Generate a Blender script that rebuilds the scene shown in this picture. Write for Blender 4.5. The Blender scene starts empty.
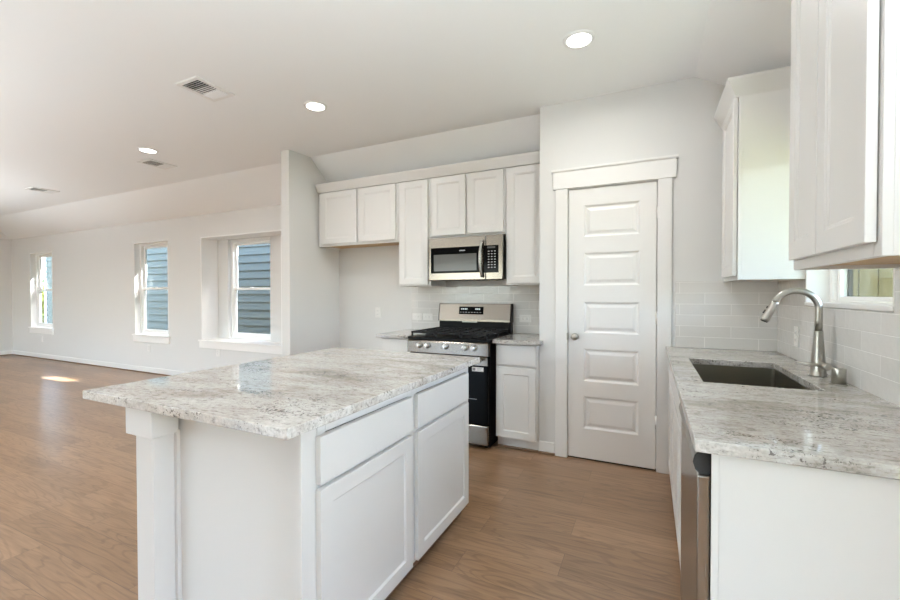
import bpy, bmesh, math, random
from mathutils import Vector, Matrix

random.seed(7)
SC = bpy.context.scene
COL = SC.collection
PI = math.pi

# ------------------------------------------------------------------ camera
EYE = 1.288
cam_data = bpy.data.cameras.new('camera')
cam = bpy.data.objects.new('camera', cam_data)
COL.objects.link(cam)
cam_data.sensor_width = 36.0
cam_data.lens = 417.6 / 900 * 36.0
cam_data.shift_x = 0.0020
cam_data.shift_y = 0.00065
cam_data.clip_start = 0.05
cam.rotation_mode = 'XYZ'
cam.location = (0, 0, EYE)
cam.rotation_euler = (math.radians(90 - 0.847), math.radians(0.08), math.radians(25.675))
SC.camera = cam

# ------------------------------------------------------------------ colour management
SC.view_settings.view_transform = 'Standard'
SC.view_settings.look = 'None'
SC.view_settings.gamma = 1.0
SC.view_settings.use_curve_mapping = False
SC.view_settings.exposure = 0.14
SC.cycles.max_bounces = 14
SC.cycles.diffuse_bounces = 8
SC.cycles.glossy_bounces = 4
SC.cycles.transparent_max_bounces = 12
SC.cycles.sample_clamp_indirect = 6.0
SC.cycles.caustics_reflective = False
SC.cycles.caustics_refractive = False
SC.cycles.use_denoising = True

# ------------------------------------------------------------------ world, sun, large lights
world = bpy.data.worlds.new('sky')
SC.world = world
world.use_nodes = True
wn = world.node_tree
wn.nodes.clear()
w_out = wn.nodes.new('ShaderNodeOutputWorld')
w_bg = wn.nodes.new('ShaderNodeBackground')
w_sky = wn.nodes.new('ShaderNodeTexSky')
w_sky.sky_type = 'NISHITA'
w_sky.sun_disc = False
w_sky.sun_elevation = math.radians(52)
w_sky.sun_rotation = math.radians(40)
w_sky.air_density = 1.0
w_sky.dust_density = 2.5
w_sky.ozone_density = 1.0
w_bg.inputs['Strength'].default_value = 3.6
wn.links.new(w_sky.outputs[0], w_bg.inputs['Color'])
wn.links.new(w_bg.outputs[0], w_out.inputs['Surface'])

sun_data = bpy.data.lights.new('sun', 'SUN')
sun_data.energy = 40.0
sun_data.angle = math.radians(0.6)
sun_data.color = (1.0, 0.97, 0.92)
sun = bpy.data.objects.new('sun', sun_data)
COL.objects.link(sun)
SUN_TRAVEL = Vector((-0.70, -0.85, -1.40)).normalized()
sun.rotation_euler = SUN_TRAVEL.to_track_quat('-Z', 'Y').to_euler()
sun.location = (6, 8, 12)


def area_light(name, loc, direction, sx, sy, watts, color=(1, 1, 1), spread=180, shape='RECTANGLE'):
    d = bpy.data.lights.new(name, 'AREA')
    d.shape = shape
    d.size = sx
    if shape == 'RECTANGLE':
        d.size_y = sy
    d.energy = watts
    d.color = color
    d.spread = math.radians(spread)
    o = bpy.data.objects.new(name, d)
    COL.objects.link(o)
    o.location = loc
    o.rotation_euler = Vector(direction).to_track_quat('-Z', 'Y').to_euler()
    return o


BACK = -6.0
XW_FILL = 0.75
FILL_COL = (0.96, 0.98, 1.0)
# added lamps in two unseen window openings behind the camera, boosting the daylight
area_light('rear_fill_living', (-5.6, BACK + 0.02, 1.35), (0, 1, 0.3), 2.5, 1.9, 16, FILL_COL)
area_light('rear_fill_far', (-9.6, BACK + 0.02, 1.35), (0, 1, 0.3), 2.5, 1.9, 16, FILL_COL)
# added lamp in an unseen door opening, brightening fronts that face right
area_light('side_fill', (XW_FILL, 0.42, 1.12), (-1, 0.15, 0), 0.44, 1.9, 1.0, FILL_COL)
# added floor-level fill lamps behind the camera, aimed up to brighten the ceiling
for lx, ly, lw, aim in ((0.5, -1.3, 170, (-0.06, 0.14, 1)), (-4.8, -1.0, 66, (0, 0.12, 1)), (-8.8, -0.2, 120, (0, 0.12, 1))):
    area_light('ceiling_fill', (lx, ly, 0.25), aim, 1.2, 0, lw, (0.85, 0.955, 1.02), 118, 'DISK')
WARM = (1.0, 0.99, 0.97)
CAN_W = 8.5
CANS = [(-0.38, 2.578), (-2.406, 2.566), (-4.704, 2.583)]
MORE_CANS = [(-4.7, 0.3), (-7.0, 0.3), (-9.3, 0.3),
             (-4.7, -1.9), (-7.0, -1.9), (-9.3, -1.9)]
ZC = 2.794
for cx, cy in CANS:
    area_light('can_lamp', (cx, cy, ZC - 0.016), (0, 0, -1), 0.13, 0, CAN_W, WARM, 170, 'DISK')
for cx, cy in MORE_CANS:
    area_light('can_lamp', (cx, cy, ZC - 0.016), (0, 0, -1), 0.13, 0, CAN_W, WARM, 170, 'DISK')


# ------------------------------------------------------------------ materials
def new_mat(name):
    m = bpy.data.materials.new(name)
    m.use_nodes = True
    nt = m.node_tree
    b = nt.nodes['Principled BSDF']
    return m, nt, b


def plain(name, col, rough=0.5, metal=0.0, bump=0.0, bscale=200.0, coat=0.0, spec=0.5):
    m, nt, b = new_mat(name)
    b.inputs['Base Color'].default_value = (*col, 1)
    b.inputs['Roughness'].default_value = rough
    b.inputs['Metallic'].default_value = metal
    b.inputs['Specular IOR Level'].default_value = spec
    b.inputs['Coat Weight'].default_value = coat
    tc = nt.nodes.new('ShaderNodeTexCoord')
    nz = nt.nodes.new('ShaderNodeTexNoise')
    nz.inputs['Scale'].default_value = bscale
    nz.inputs['Detail'].default_value = 3
    nt.links.new(tc.outputs['Object'], nz.inputs['Vector'])
    if bump > 0:
        bp = nt.nodes.new('ShaderNodeBump')
        bp.inputs['Strength'].default_value = bump
        bp.inputs['Distance'].default_value = 0.002
        nt.links.new(nz.outputs['Fac'], bp.inputs['Height'])
        nt.links.new(bp.outputs['Normal'], b.inputs['Normal'])
    return m


def ramp(nt, stops):
    r = nt.nodes.new('ShaderNodeValToRGB')
    e = r.color_ramp.elements
    e[0].position, e[0].color = stops[0][0], (*stops[0][1], 1)
    e[1].position, e[1].color = stops[-1][0], (*stops[-1][1], 1)
    for p, c in stops[1:-1]:
        n = e.new(p)
        n.color = (*c, 1)
    return r


def mixc(nt, blend='MIX'):
    n = nt.nodes.new('ShaderNodeMix')
    n.data_type = 'RGBA'
    n.blend_type = blend
    return n   # inputs 0 factor, 6 A, 7 B ; outputs 2


def mapping(nt, scale=(1, 1, 1), rot=(0, 0, 0), loc=(0, 0, 0)):
    tc = nt.nodes.new('ShaderNodeTexCoord')
    mp = nt.nodes.new('ShaderNodeMapping')
    mp.inputs['Scale'].default_value = scale
    mp.inputs['Rotation'].default_value = rot
    mp.inputs['Location'].default_value = loc
    nt.links.new(tc.outputs['Object'], mp.inputs['Vector'])
    return mp


def noise(nt, vec, scale, detail=4, rough=0.55, dist=0.0):
    n = nt.nodes.new('ShaderNodeTexNoise')
    n.inputs['Scale'].default_value = scale
    n.inputs['Detail'].default_value = detail
    n.inputs['Roughness'].default_value = rough
    n.inputs['Distortion'].default_value = dist
    nt.links.new(vec, n.inputs['Vector'])
    return n


def granite(name, angle, stops):
    m, nt, b = new_mat(name)
    L = nt.links
    mp = mapping(nt, (1.1, 3.6, 3.6), (0, 0, angle))
    mpf = mapping(nt, (30, 62, 60), (0, 0, angle))
    mps = mapping(nt, (1, 1, 1), (0, 0, angle))
    big = noise(nt, mp.outputs[0], 2.2, 7, 0.62, 0.5)
    r1 = ramp(nt, stops)
    L.new(big.outputs['Fac'], r1.inputs['Fac'])
    # short flecks drawn out along the vein
    fl = noise(nt, mpf.outputs[0], 1.0, 5, 0.7, 0.2)
    r2 = ramp(nt, [(0.34, (0.26, 0.24, 0.22)), (0.45, (0.84, 0.82, 0.79)), (0.62, (1, 1, 1))])
    L.new(fl.outputs['Fac'], r2.inputs['Fac'])
    mx = mixc(nt, 'MULTIPLY')
    mx.inputs[0].default_value = 0.75
    L.new(r1.outputs[0], mx.inputs[6])
    L.new(r2.outputs[0], mx.inputs[7])
    # crystals
    vo = nt.nodes.new('ShaderNodeTexVoronoi')
    vo.inputs['Scale'].default_value = 170
    L.new(mps.outputs[0], vo.inputs['Vector'])
    r3 = ramp(nt, [(0.0, (0.72, 0.70, 0.68)), (0.5, (0.95, 0.94, 0.93)), (1.0, (1.08, 1.07, 1.06))])
    L.new(vo.outputs['Color'], r3.inputs['Fac'])
    mx2 = mixc(nt, 'MULTIPLY')
    mx2.inputs[0].default_value = 0.8
    L.new(mx.outputs[2], mx2.inputs[6])
    L.new(r3.outputs[0], mx2.inputs[7])
    # dark mica specks in clusters
    sp = noise(nt, mps.outputs[0], 120, 2, 0.6)
    cl = noise(nt, mp.outputs[0], 3.5, 3, 0.6, 0.4)
    ma = nt.nodes.new('ShaderNodeMath')
    ma.operation = 'MULTIPLY'
    L.new(sp.outputs['Fac'], ma.inputs[0])
    L.new(cl.outputs['Fac'], ma.inputs[1])
    r4 = ramp(nt, [(0.335, (0, 0, 0)), (0.375, (1, 1, 1))])
    L.new(ma.outputs[0], r4.inputs['Fac'])
    mx3 = mixc(nt)
    L.new(r4.outputs[0], mx3.inputs[0])
    L.new(mx2.outputs[2], mx3.inputs[6])
    mx3.inputs[7].default_value = (0.13, 0.115, 0.105, 1)
    L.new(mx3.outputs[2], b.inputs['Base Color'])
    b.inputs['Roughness'].default_value = 0.04
    b.inputs['Specular IOR Level'].default_value = 0.75
    return m


def floor_mat():
    m, nt, b = new_mat('oak_plank')
    L = nt.links
    mp = mapping(nt, (1, 1, 1), (0, 0, 0), (0.37, 0.06, 0))
    br = nt.nodes.new('ShaderNodeTexBrick')
    br.offset = 0.37
    br.offset_frequency = 2
    br.inputs['Scale'].default_value = 1.0
    br.inputs['Brick Width'].default_value = 1.22
    br.inputs['Row Height'].default_value = 0.18
    br.inputs['Mortar Size'].default_value = 0.0011
    br.inputs['Mortar Smooth'].default_value = 0.2
    br.inputs['Bias'].default_value = 0.0
    br.inputs['Color1'].default_value = (0.0, 0.0, 0.0, 1)
    br.inputs['Color2'].default_value = (1, 1, 1, 1)
    br.inputs['Mortar'].default_value = (0.5, 0.5, 0.5, 1)
    L.new(mp.outputs[0], br.inputs['Vector'])
    # each board shifts its own grain
    ad = nt.nodes.new('ShaderNodeVectorMath')
    ad.operation = 'MULTIPLY_ADD'
    ad.inputs[1].default_value = (7.3, 3.1, 5.7)
    L.new(br.outputs['Color'], ad.inputs[0])
    L.new(mp.outputs[0], ad.inputs[2])
    st = nt.nodes.new('ShaderNodeMapping')
    st.inputs['Scale'].default_value = (1.3, 14, 1)
    L.new(ad.outputs[0], st.inputs['Vector'])
    g1 = noise(nt, st.outputs[0], 1.6, 6, 0.62, 0.9)
    st2 = nt.nodes.new('ShaderNodeMapping')
    st2.inputs['Scale'].default_value = (5, 130, 1)
    L.new(ad.outputs[0], st2.inputs['Vector'])
    g2 = noise(nt, st2.outputs[0], 1.0, 4, 0.6, 0.3)
    base = ramp(nt, [(0.0, (0.255, 0.149, 0.079)), (0.5, (0.30, 0.178, 0.098)), (1.0, (0.345, 0.21, 0.12))])
    L.new(br.outputs['Color'], base.inputs['Fac'])
    r1 = ramp(nt, [(0.30, (0.72, 0.70, 0.68)), (0.5, (1.0, 1.0, 1.0)), (0.72, (1.16, 1.15, 1.14))])
    L.new(g1.outputs['Fac'], r1.inputs['Fac'])
    mx = mixc(nt, 'MULTIPLY')
    mx.inputs[0].default_value = 0.9
    L.new(base.outputs[0], mx.inputs[6])
    L.new(r1.outputs[0], mx.inputs[7])
    r2 = ramp(nt, [(0.35, (0.80, 0.79, 0.78)), (0.6, (1.05, 1.05, 1.05))])
    L.new(g2.outputs['Fac'], r2.inputs['Fac'])
    mx2 = mixc(nt, 'MULTIPLY')
    mx2.inputs[0].default_value = 0.7
    L.new(mx.outputs[2], mx2.inputs[6])
    L.new(r2.outputs[0], mx2.inputs[7])
    # cathedral figure: contour lines of a stretched noise field
    st3 = nt.nodes.new('ShaderNodeMapping')
    st3.inputs['Scale'].default_value = (1.0, 7.5, 1)
    L.new(ad.outputs[0], st3.inputs['Vector'])
    g3 = noise(nt, st3.outputs[0], 0.9, 2, 0.5, 0.25)
    sn = nt.nodes.new('ShaderNodeMath')
    sn.operation = 'MULTIPLY'
    sn.inputs[1].default_value = 95.0
    L.new(g3.outputs['Fac'], sn.inputs[0])
    si = nt.nodes.new('ShaderNodeMath')
    si.operation = 'SINE'
    L.new(sn.outputs[0], si.inputs[0])
    r5 = ramp(nt, [(0.0, (1.0, 1.0, 1.0)), (0.45, (1.0, 1.0, 1.0)), (0.95, (0.72, 0.70, 0.68))])
    L.new(si.outputs[0], r5.inputs['Fac'])
    mxw = mixc(nt, 'MULTIPLY')
    mxw.inputs[0].default_value = 0.7
    L.new(mx2.outputs[2], mxw.inputs[6])
    L.new(r5.outputs[0], mxw.inputs[7])
    mx3 = mixc(nt)
    L.new(br.outputs['Fac'], mx3.inputs[0])
    L.new(mxw.outputs[2], mx3.inputs[6])
    mx3.inputs[7].default_value = (0.14, 0.085, 0.052, 1)
    L.new(mx3.outputs[2], b.inputs['Base Color'])
    b.inputs['Roughness'].default_value = 0.30
    b.inputs['Specular IOR Level'].default_value = 0.7
    bp = nt.nodes.new('ShaderNodeBump')
    bp.inputs['Strength'].default_value = 0.12
    bp.inputs['Distance'].default_value = 0.001
    L.new(g2.outputs['Fac'], bp.inputs['Height'])
    L.new(bp.outputs['Normal'], b.inputs['Normal'])
    return m


def tile_mat(name, axis):
    m, nt, b = new_mat(name)
    L = nt.links
    tc = nt.nodes.new('ShaderNodeTexCoord')
    se = nt.nodes.new('ShaderNodeSeparateXYZ')
    co = nt.nodes.new('ShaderNodeCombineXYZ')
    L.new(tc.outputs['Object'], se.inputs[0])
    L.new(se.outputs[axis], co.inputs[0])
    L.new(se.outputs[2], co.inputs[1])
    mp = nt.nodes.new('ShaderNodeMapping')
    mp.inputs['Location'].default_value = (0.11, -0.914, 0)
    L.new(co.outputs[0], mp.inputs['Vector'])
    br = nt.nodes.new('ShaderNodeTexBrick')
    br.offset = 0.5
    br.inputs['Scale'].default_value = 1.0
    br.inputs['Brick Width'].default_value = 0.305
    br.inputs['Row Height'].default_value = 0.0762
    br.inputs['Mortar Size'].default_value = 0.0020
    br.inputs['Mortar Smooth'].default_value = 0.35
    br.inputs['Color1'].default_value = (0.665, 0.655, 0.635, 1)
    br.inputs['Color2'].default_value = (0.72, 0.71, 0.69, 1)
    br.inputs['Mortar'].default_value = (0.86, 0.85, 0.83, 1)
    L.new(mp.outputs[0], br.inputs['Vector'])
    L.new(br.outputs['Color'], b.inputs['Base Color'])
    b.inputs['Roughness'].default_value = 0.12
    nz = noise(nt, co.outputs[0], 22, 2, 0.5)
    ma = nt.nodes.new('ShaderNodeMath')
    ma.operation = 'MULTIPLY_ADD'
    ma.inputs[1].default_value = -0.55
    L.new(br.outputs['Fac'], ma.inputs[0])
    L.new(nz.outputs['Fac'], ma.inputs[2])
    bp = nt.nodes.new('ShaderNodeBump')
    bp.inputs['Strength'].default_value = 0.45
    bp.inputs['Distance'].default_value = 0.004
    L.new(ma.outputs[0], bp.inputs['Height'])
    L.new(bp.outputs['Normal'], b.inputs['Normal'])
    return m


def brushed(name, col, rough, scale):
    m, nt, b = new_mat(name)
    b.inputs['Base Color'].default_value = (*col, 1)
    b.inputs['Metallic'].default_value = 1.0
    mp = mapping(nt, scale)
    n = noise(nt, mp.outputs[0], 1.0, 3, 0.6)
    r = nt.nodes.new('ShaderNodeMapRange')
    r.inputs['To Min'].default_value = rough * 0.75
    r.inputs['To Max'].default_value = rough * 1.25
    nt.links.new(n.outputs['Fac'], r.inputs['Value'])
    nt.links.new(r.outputs[0], b.inputs['Roughness'])
    bp = nt.nodes.new('ShaderNodeBump')
    bp.inputs['Strength'].default_value = 0.05
    bp.inputs['Distance'].default_value = 0.0006
    nt.links.new(n.outputs['Fac'], bp.inputs['Height'])
    nt.links.new(bp.outputs['Normal'], b.inputs['Normal'])
    return m


def glass_mat():
    m, nt, b = new_mat('window_glass')
    nt.nodes.remove(b)
    out = nt.nodes['Material Output']
    tr = nt.nodes.new('ShaderNodeBsdfTransparent')
    tr.inputs['Color'].default_value = (0.93, 0.96, 0.96, 1)
    gl = nt.nodes.new('ShaderNodeBsdfGlossy')
    gl.inputs['Roughness'].default_value = 0.02
    lw = nt.nodes.new('ShaderNodeLayerWeight')
    lw.inputs['Blend'].default_value = 0.5
    pw = nt.nodes.new('ShaderNodeMath')
    pw.operation = 'POWER'
    pw.inputs[1].default_value = 4.0
    nt.links.new(lw.outputs['Facing'], pw.inputs[0])
    fr = nt.nodes.new('ShaderNodeMath')
    fr.operation = 'MULTIPLY_ADD'
    fr.inputs[1].default_value = 0.6
    fr.inputs[2].default_value = 0.03
    nt.links.new(pw.outputs[0], fr.inputs[0])
    mx = nt.nodes.new('ShaderNodeMixShader')
    nt.links.new(fr.outputs[0], mx.inputs[0])
    nt.links.new(tr.outputs[0], mx.inputs[1])
    nt.links.new(gl.outputs[0], mx.inputs[2])
    nt.links.new(mx.outputs[0], out.inputs['Surface'])
    return m


def emit_mat(name, col, strength):
    m, nt, b = new_mat(name)
    b.inputs['Base Color'].default_value = (0.9, 0.9, 0.9, 1)
    b.inputs['Emission Color'].default_value = (*col, 1)
    b.inputs['Emission Strength'].default_value = strength
    return m


def wood_mat(name, c0, c1, scale, rough=0.6):
    m, nt, b = new_mat(name)
    mp = mapping(nt, scale)
    n = noise(nt, mp.outputs[0], 1.0, 5, 0.6, 0.8)
    r = ramp(nt, [(0.3, c0), (0.7, c1)])
    nt.links.new(n.outputs['Fac'], r.inputs['Fac'])
    nt.links.new(r.outputs[0], b.inputs['Base Color'])
    b.inputs['Roughness'].default_value = rough
    return m


M = {}
M['wall'] = plain('wall_paint', (0.725, 0.725, 0.712), 0.85, bump=0.12, bscale=260)
M['ceil'] = plain('ceiling_paint', (0.895, 0.905, 0.91), 0.9, bump=0.12, bscale=260)
M['trim'] = plain('trim_enamel', (0.82, 0.815, 0.80), 0.38)
M['cab'] = plain('cabinet_lacquer', (0.725, 0.72, 0.705), 0.36)
M['frame'] = plain('window_vinyl', (0.91, 0.91, 0.90), 0.35)
M['sill'] = plain('window_trim_gloss', (0.90, 0.895, 0.885), 0.3)
M['floor'] = floor_mat()
M['shoe'] = wood_mat('shoe_wood', (0.17, 0.10, 0.06), (0.25, 0.155, 0.095), (4, 4, 60))
M['granite_island'] = granite('granite_island', math.radians(-22), [(0.28, (0.38, 0.345, 0.31)), (0.40, (0.58, 0.55, 0.515)), (0.54, (0.72, 0.71, 0.69)), (0.75, (0.80, 0.795, 0.78))])
M['granite'] = granite('granite_run', math.radians(4), [(0.28, (0.27, 0.25, 0.225)), (0.40, (0.43, 0.41, 0.38)), (0.54, (0.60, 0.59, 0.57)), (0.75, (0.76, 0.755, 0.74))])
M['tile_x'] = tile_mat('subway_tile_facing', 0)
M['tile_y'] = tile_mat('subway_tile_side', 1)
M['steel'] = brushed('brushed_steel', (0.25, 0.22, 0.185), 0.22, (3, 3, 500))
M['steel_v'] = brushed('brushed_steel_upright', (0.40, 0.385, 0.355), 0.25, (400, 400, 3))
M['steel_dark'] = brushed('dark_steel', (0.30, 0.295, 0.27), 0.3, (3, 3, 500))
M['sink'] = brushed('sink_steel', (0.25, 0.235, 0.19), 0.36, (3, 300, 300))
M['nickel'] = plain('brushed_nickel', (0.45, 0.43, 0.385), 0.33, 1.0)
M['knob'] = plain('satin_knob', (0.86, 0.85, 0.83), 0.35, 1.0)
M['black'] = plain('black_enamel', (0.007, 0.007, 0.007), 0.3, spec=0.08)
M['iron'] = plain('cast_iron', (0.014, 0.014, 0.014), 0.55, spec=0.25, bump=0.2, bscale=400)
M['blackglass'] = plain('black_glass', (0.004, 0.004, 0.004), 0.08, spec=0.04)
M['mesh_glass'] = plain('screened_glass', (0.10, 0.097, 0.09), 0.14, spec=0.3)
M['rubber'] = plain('black_rubber', (0.02, 0.02, 0.02), 0.6)
M['print'] = plain('pale_print', (0.60, 0.60, 0.60), 0.5)
M['label'] = plain('white_sticker', (0.82, 0.82, 0.80), 0.5)
M['ink'] = plain('grey_ink', (0.22, 0.22, 0.23), 0.6)
M['maple'] = wood_mat('maple_ply', (0.50, 0.33, 0.17), (0.58, 0.40, 0.22), (3, 30, 3))
M['plastic'] = plain('outlet_plastic', (0.80, 0.79, 0.77), 0.35)
M['dark'] = plain('cavity_shade', (0.03, 0.03, 0.03), 0.9)  # near-black colour standing in for shade in gaps and ducts
M['glass'] = glass_mat()
M['lens'] = emit_mat('lit_lens', (1.0, 0.97, 0.92), 9.0)
M['digits'] = emit_mat('lit_digits', (0.65, 0.85, 1.0), 0.25)
M['siding'] = plain('blue_grey_siding', (0.098, 0.10, 0.072), 0.7, bump=0.3, bscale=60)
M['house_trim'] = plain('white_fascia', (0.75, 0.76, 0.77), 0.6)
M['roofing'] = plain('shingle', (0.12, 0.115, 0.11), 0.9, bump=0.5, bscale=40)
M['fence'] = wood_mat('fence_pine', (0.10, 0.076, 0.022), (0.165, 0.128, 0.046), (9, 9, 1.0), 0.8)
M['grass'] = wood_mat('grass', (0.11, 0.12, 0.06), (0.17, 0.17, 0.09), (9, 9, 9), 0.9)
M['leaf'] = wood_mat('yellow_leaf', (0.40, 0.42, 0.05), (0.72, 0.62, 0.10), (9, 9, 9), 0.7)
M['leaf_green'] = wood_mat('green_leaf', (0.10, 0.20, 0.05), (0.24, 0.34, 0.10), (9, 9, 9), 0.7)
M['bark'] = wood_mat('bark', (0.12, 0.085, 0.06), (0.2, 0.15, 0.1), (20, 20, 4), 0.9)


# ------------------------------------------------------------------ mesh helpers
def box(bm, x0, x1, y0, y1, z0, z1, bev=0.0, seg=1):
    vs = [bm.verts.new((x, y, z)) for x in (x0, x1) for y in (y0, y1) for z in (z0, z1)]
    q = [(0, 1, 3, 2), (4, 6, 7, 5), (0, 4, 5, 1), (2, 3, 7, 6), (0, 2, 6, 4), (1, 5, 7, 3)]
    fs = [bm.faces.new([vs[i] for i in f]) for f in q]
    if bev > 0:
        es = list({e for f in fs for e in f.edges})
        bmesh.ops.bevel(bm, geom=es, offset=bev, segments=seg, affect='EDGES', profile=0.5)
    return bm


def prism(bm, pts, axis, a0, a1):
    """closed profile extruded along an axis; pts are the two other coordinates in xyz order"""
    def mk(p, a):
        if axis == 'x':
            return (a, p[0], p[1])
        if axis == 'y':
            return (p[0], a, p[1])
        return (p[0], p[1], a)
    A = [bm.verts.new(mk(p, a0)) for p in pts]
    B = [bm.verts.new(mk(p, a1)) for p in pts]
    n = len(pts)
    bm.faces.new(A[::-1])
    bm.faces.new(B)
    for i in range(n):
        j = (i + 1) % n
        bm.faces.new((A[i], A[j], B[j], B[i]))
    bmesh.ops.recalc_face_normals(bm, faces=bm.faces[:])
    return bm


def lathe(bm, prof, seg=28, mat=None, cap=True):
    """prof: (radius, height) list along +z"""
    mat = mat or Matrix.Identity(4)
    rings = []
    for r, h in prof:
        rings.append([bm.verts.new(mat @ Vector((r * math.cos(2 * PI * k / seg), r * math.sin(2 * PI * k / seg), h))) for k in range(seg)])
    fs = []
    for a, b in zip(rings, rings[1:]):
        for k in range(seg):
            j = (k + 1) % seg
            fs.append(bm.faces.new((a[k], a[j], b[j], b[k])))
    for f in fs:
        f.smooth = True
    if cap:
        bm.faces.new(rings[0][::-1])
        bm.faces.new(rings[-1])
    return bm


def tube(bm, path, radii, seg=16):
    pts = [Vector(p) for p in path]
    if not isinstance(radii, (list, tuple)):
        radii = [radii] * len(pts)
    rings = []
    up = Vector((0, 1, 0))
    for i, p in enumerate(pts):
        t = (pts[min(i + 1, len(pts) - 1)] - pts[max(i - 1, 0)]).normalized()
        u = up - t * up.dot(t)
        if u.length < 1e-4:
            u = Vector((1, 0, 0)) - t * t.x
        u.normalize()
        v = t.cross(u)
        rings.append([bm.verts.new(p + (u * math.cos(2 * PI * k / seg) + v * math.sin(2 * PI * k / seg)) * radii[i]) for k in range(seg)])
    for a, b in zip(rings, rings[1:]):
        for k in range(seg):
            j = (k + 1) % seg
            f = bm.faces.new((a[k], a[j], b[j], b[k]))
            f.smooth = True
    bm.faces.new(rings[0][::-1])
    bm.faces.new(rings[-1])
    bmesh.ops.recalc_face_normals(bm, faces=bm.faces[:])
    return bm


def panelled(w, h, t, cells, steps, edge=0.0015):
    """slab 0..w, y 0 (front) .. t, 0..h ; the front's cells get inset steps (inset, depth into the slab)"""
    bm = bmesh.new()
    xs = sorted({0, w, *[c[0] for c in cells], *[c[1] for c in cells]})
    zs = sorted({0, h, *[c[2] for c in cells], *[c[3] for c in cells]})
    V = {(i, k): bm.verts.new((x, 0, z)) for i, x in enumerate(xs) for k, z in enumerate(zs)}
    pf = []
    allf = []
    for i in range(len(xs) - 1):
        for k in range(len(zs) - 1):
            f = bm.faces.new((V[i, k], V[i + 1, k], V[i + 1, k + 1], V[i, k + 1]))
            allf.append(f)
            for c in cells:
                if abs(xs[i] - c[0]) < 1e-6 and abs(zs[k] - c[2]) < 1e-6:
                    pf.append(f)
    border = [e for e in bm.edges if e.is_boundary]
    r = bmesh.ops.extrude_edge_only(bm, edges=border)
    nv = [g for g in r['geom'] if isinstance(g, bmesh.types.BMVert)]
    for v in nv:
        v.co.y += t
    be = [e for e in bm.edges if e.is_boundary]
    bmesh.ops.contextual_create(bm, geom=be)
    for f in pf:
        cur = f
        for ins, dep in steps:
            bmesh.ops.inset_region(bm, faces=[cur], thickness=ins, depth=0.0, use_even_offset=True)
            for v in cur.verts:
                v.co.y += dep
    bmesh.ops.recalc_face_normals(bm, faces=bm.faces[:])
    if edge > 0:
        es = [e for e in bm.edges if all(abs(v.co.y) < 1e-7 for v in e.verts) and
              (all(abs(v.co.x) < 1e-7 for v in e.verts) or all(abs(v.co.x - w) < 1e-7 for v in e.verts) or
               all(abs(v.co.z) < 1e-7 for v in e.verts) or all(abs(v.co.z - h) < 1e-7 for v in e.verts))]
        bmesh.ops.bevel(bm, geom=es, offset=edge, segments=2, affect='EDGES', profile=0.5)
    return bm


def move(bm, dx=0, dy=0, dz=0):
    bmesh.ops.translate(bm, vec=(dx, dy, dz), verts=bm.verts[:])
    return bm


def obj(name, bm, mat, parent=None, label=None, smooth_angle=None):
    me = bpy.data.meshes.new(name)
    bm.normal_update()
    bm.to_mesh(me)
    bm.free()
    for mt in (mat if isinstance(mat, (list, tuple)) else [mat]):
        me.materials.append(mt)
    o = bpy.data.objects.new(name, me)
    COL.objects.link(o)
    if parent is not None:
        o.parent = parent
    if label:
        o['label'] = label
    return o


def tag(o, label, cat, group=None, kind=None):
    o['label'] = label
    o['category'] = cat
    if group:
        o['group'] = group
    if kind:
        o['kind'] = kind
    return o


def thing(name, label, cat, loc=(0, 0, 0), rz=0.0, group=None):
    o = bpy.data.objects.new(name, None)
    o.empty_display_size = 0.1
    COL.objects.link(o)
    o.location = loc
    o.rotation_euler = (0, 0, rz)
    return tag(o, label, cat, group)


def struct(name, bm, mat, label=None, cat=None, parent=None):
    o = obj(name, bm, mat, parent)
    o['kind'] = 'structure'
    if label:
        o['label'] = label
    if cat:
        o['category'] = cat
    return o


def copy_thing(root, loc, label):
    r = root.copy()
    COL.objects.link(r)
    r.location = loc
    r['label'] = label
    for ch in list(root.children):
        c = ch.copy()
        COL.objects.link(c)
        c.parent = r
        for g in list(ch.children):
            d = g.copy()
            COL.objects.link(d)
            d.parent = c
    return r


def holed(bm, axis, at, thick, a0, a1, z0, z1, holes):
    """wall sheet with rectangular holes; axis 'y' = plane y=at running in x, axis 'x' = plane x=at running in y, axis 'z' = slab at z=at"""
    as_ = sorted({a0, a1, *[h[0] for h in holes], *[h[1] for h in holes]})
    zs = sorted({z0, z1, *[h[2] for h in holes], *[h[3] for h in holes]})

    def P(a, z):
        return {'y': (a, at, z), 'x': (at, a, z), 'z': (a, z, at)}[axis]
    V = {}

    def gv(i, k):
        if (i, k) not in V:
            V[i, k] = bm.verts.new(P(as_[i], zs[k]))
        return V[i, k]
    fs = []
    for i in range(len(as_) - 1):
        for k in range(len(zs) - 1):
            am, zm = (as_[i] + as_[i + 1]) / 2, (zs[k] + zs[k + 1]) / 2
            if any(h[0] < am < h[1] and h[2] < zm < h[3] for h in holes):
                continue
            fs.append(bm.faces.new((gv(i, k), gv(i + 1, k), gv(i + 1, k + 1), gv(i, k + 1))))
    r = bmesh.ops.extrude_face_region(bm, geom=fs)
    d = {'y': (0, thick, 0), 'x': (thick, 0, 0), 'z': (0, 0, thick)}[axis]
    bmesh.ops.translate(bm, vec=d, verts=[g for g in r['geom'] if isinstance(g, bmesh.types.BMVert)])
    bmesh.ops.recalc_face_normals(bm, faces=bm.faces[:])
    return bm


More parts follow.
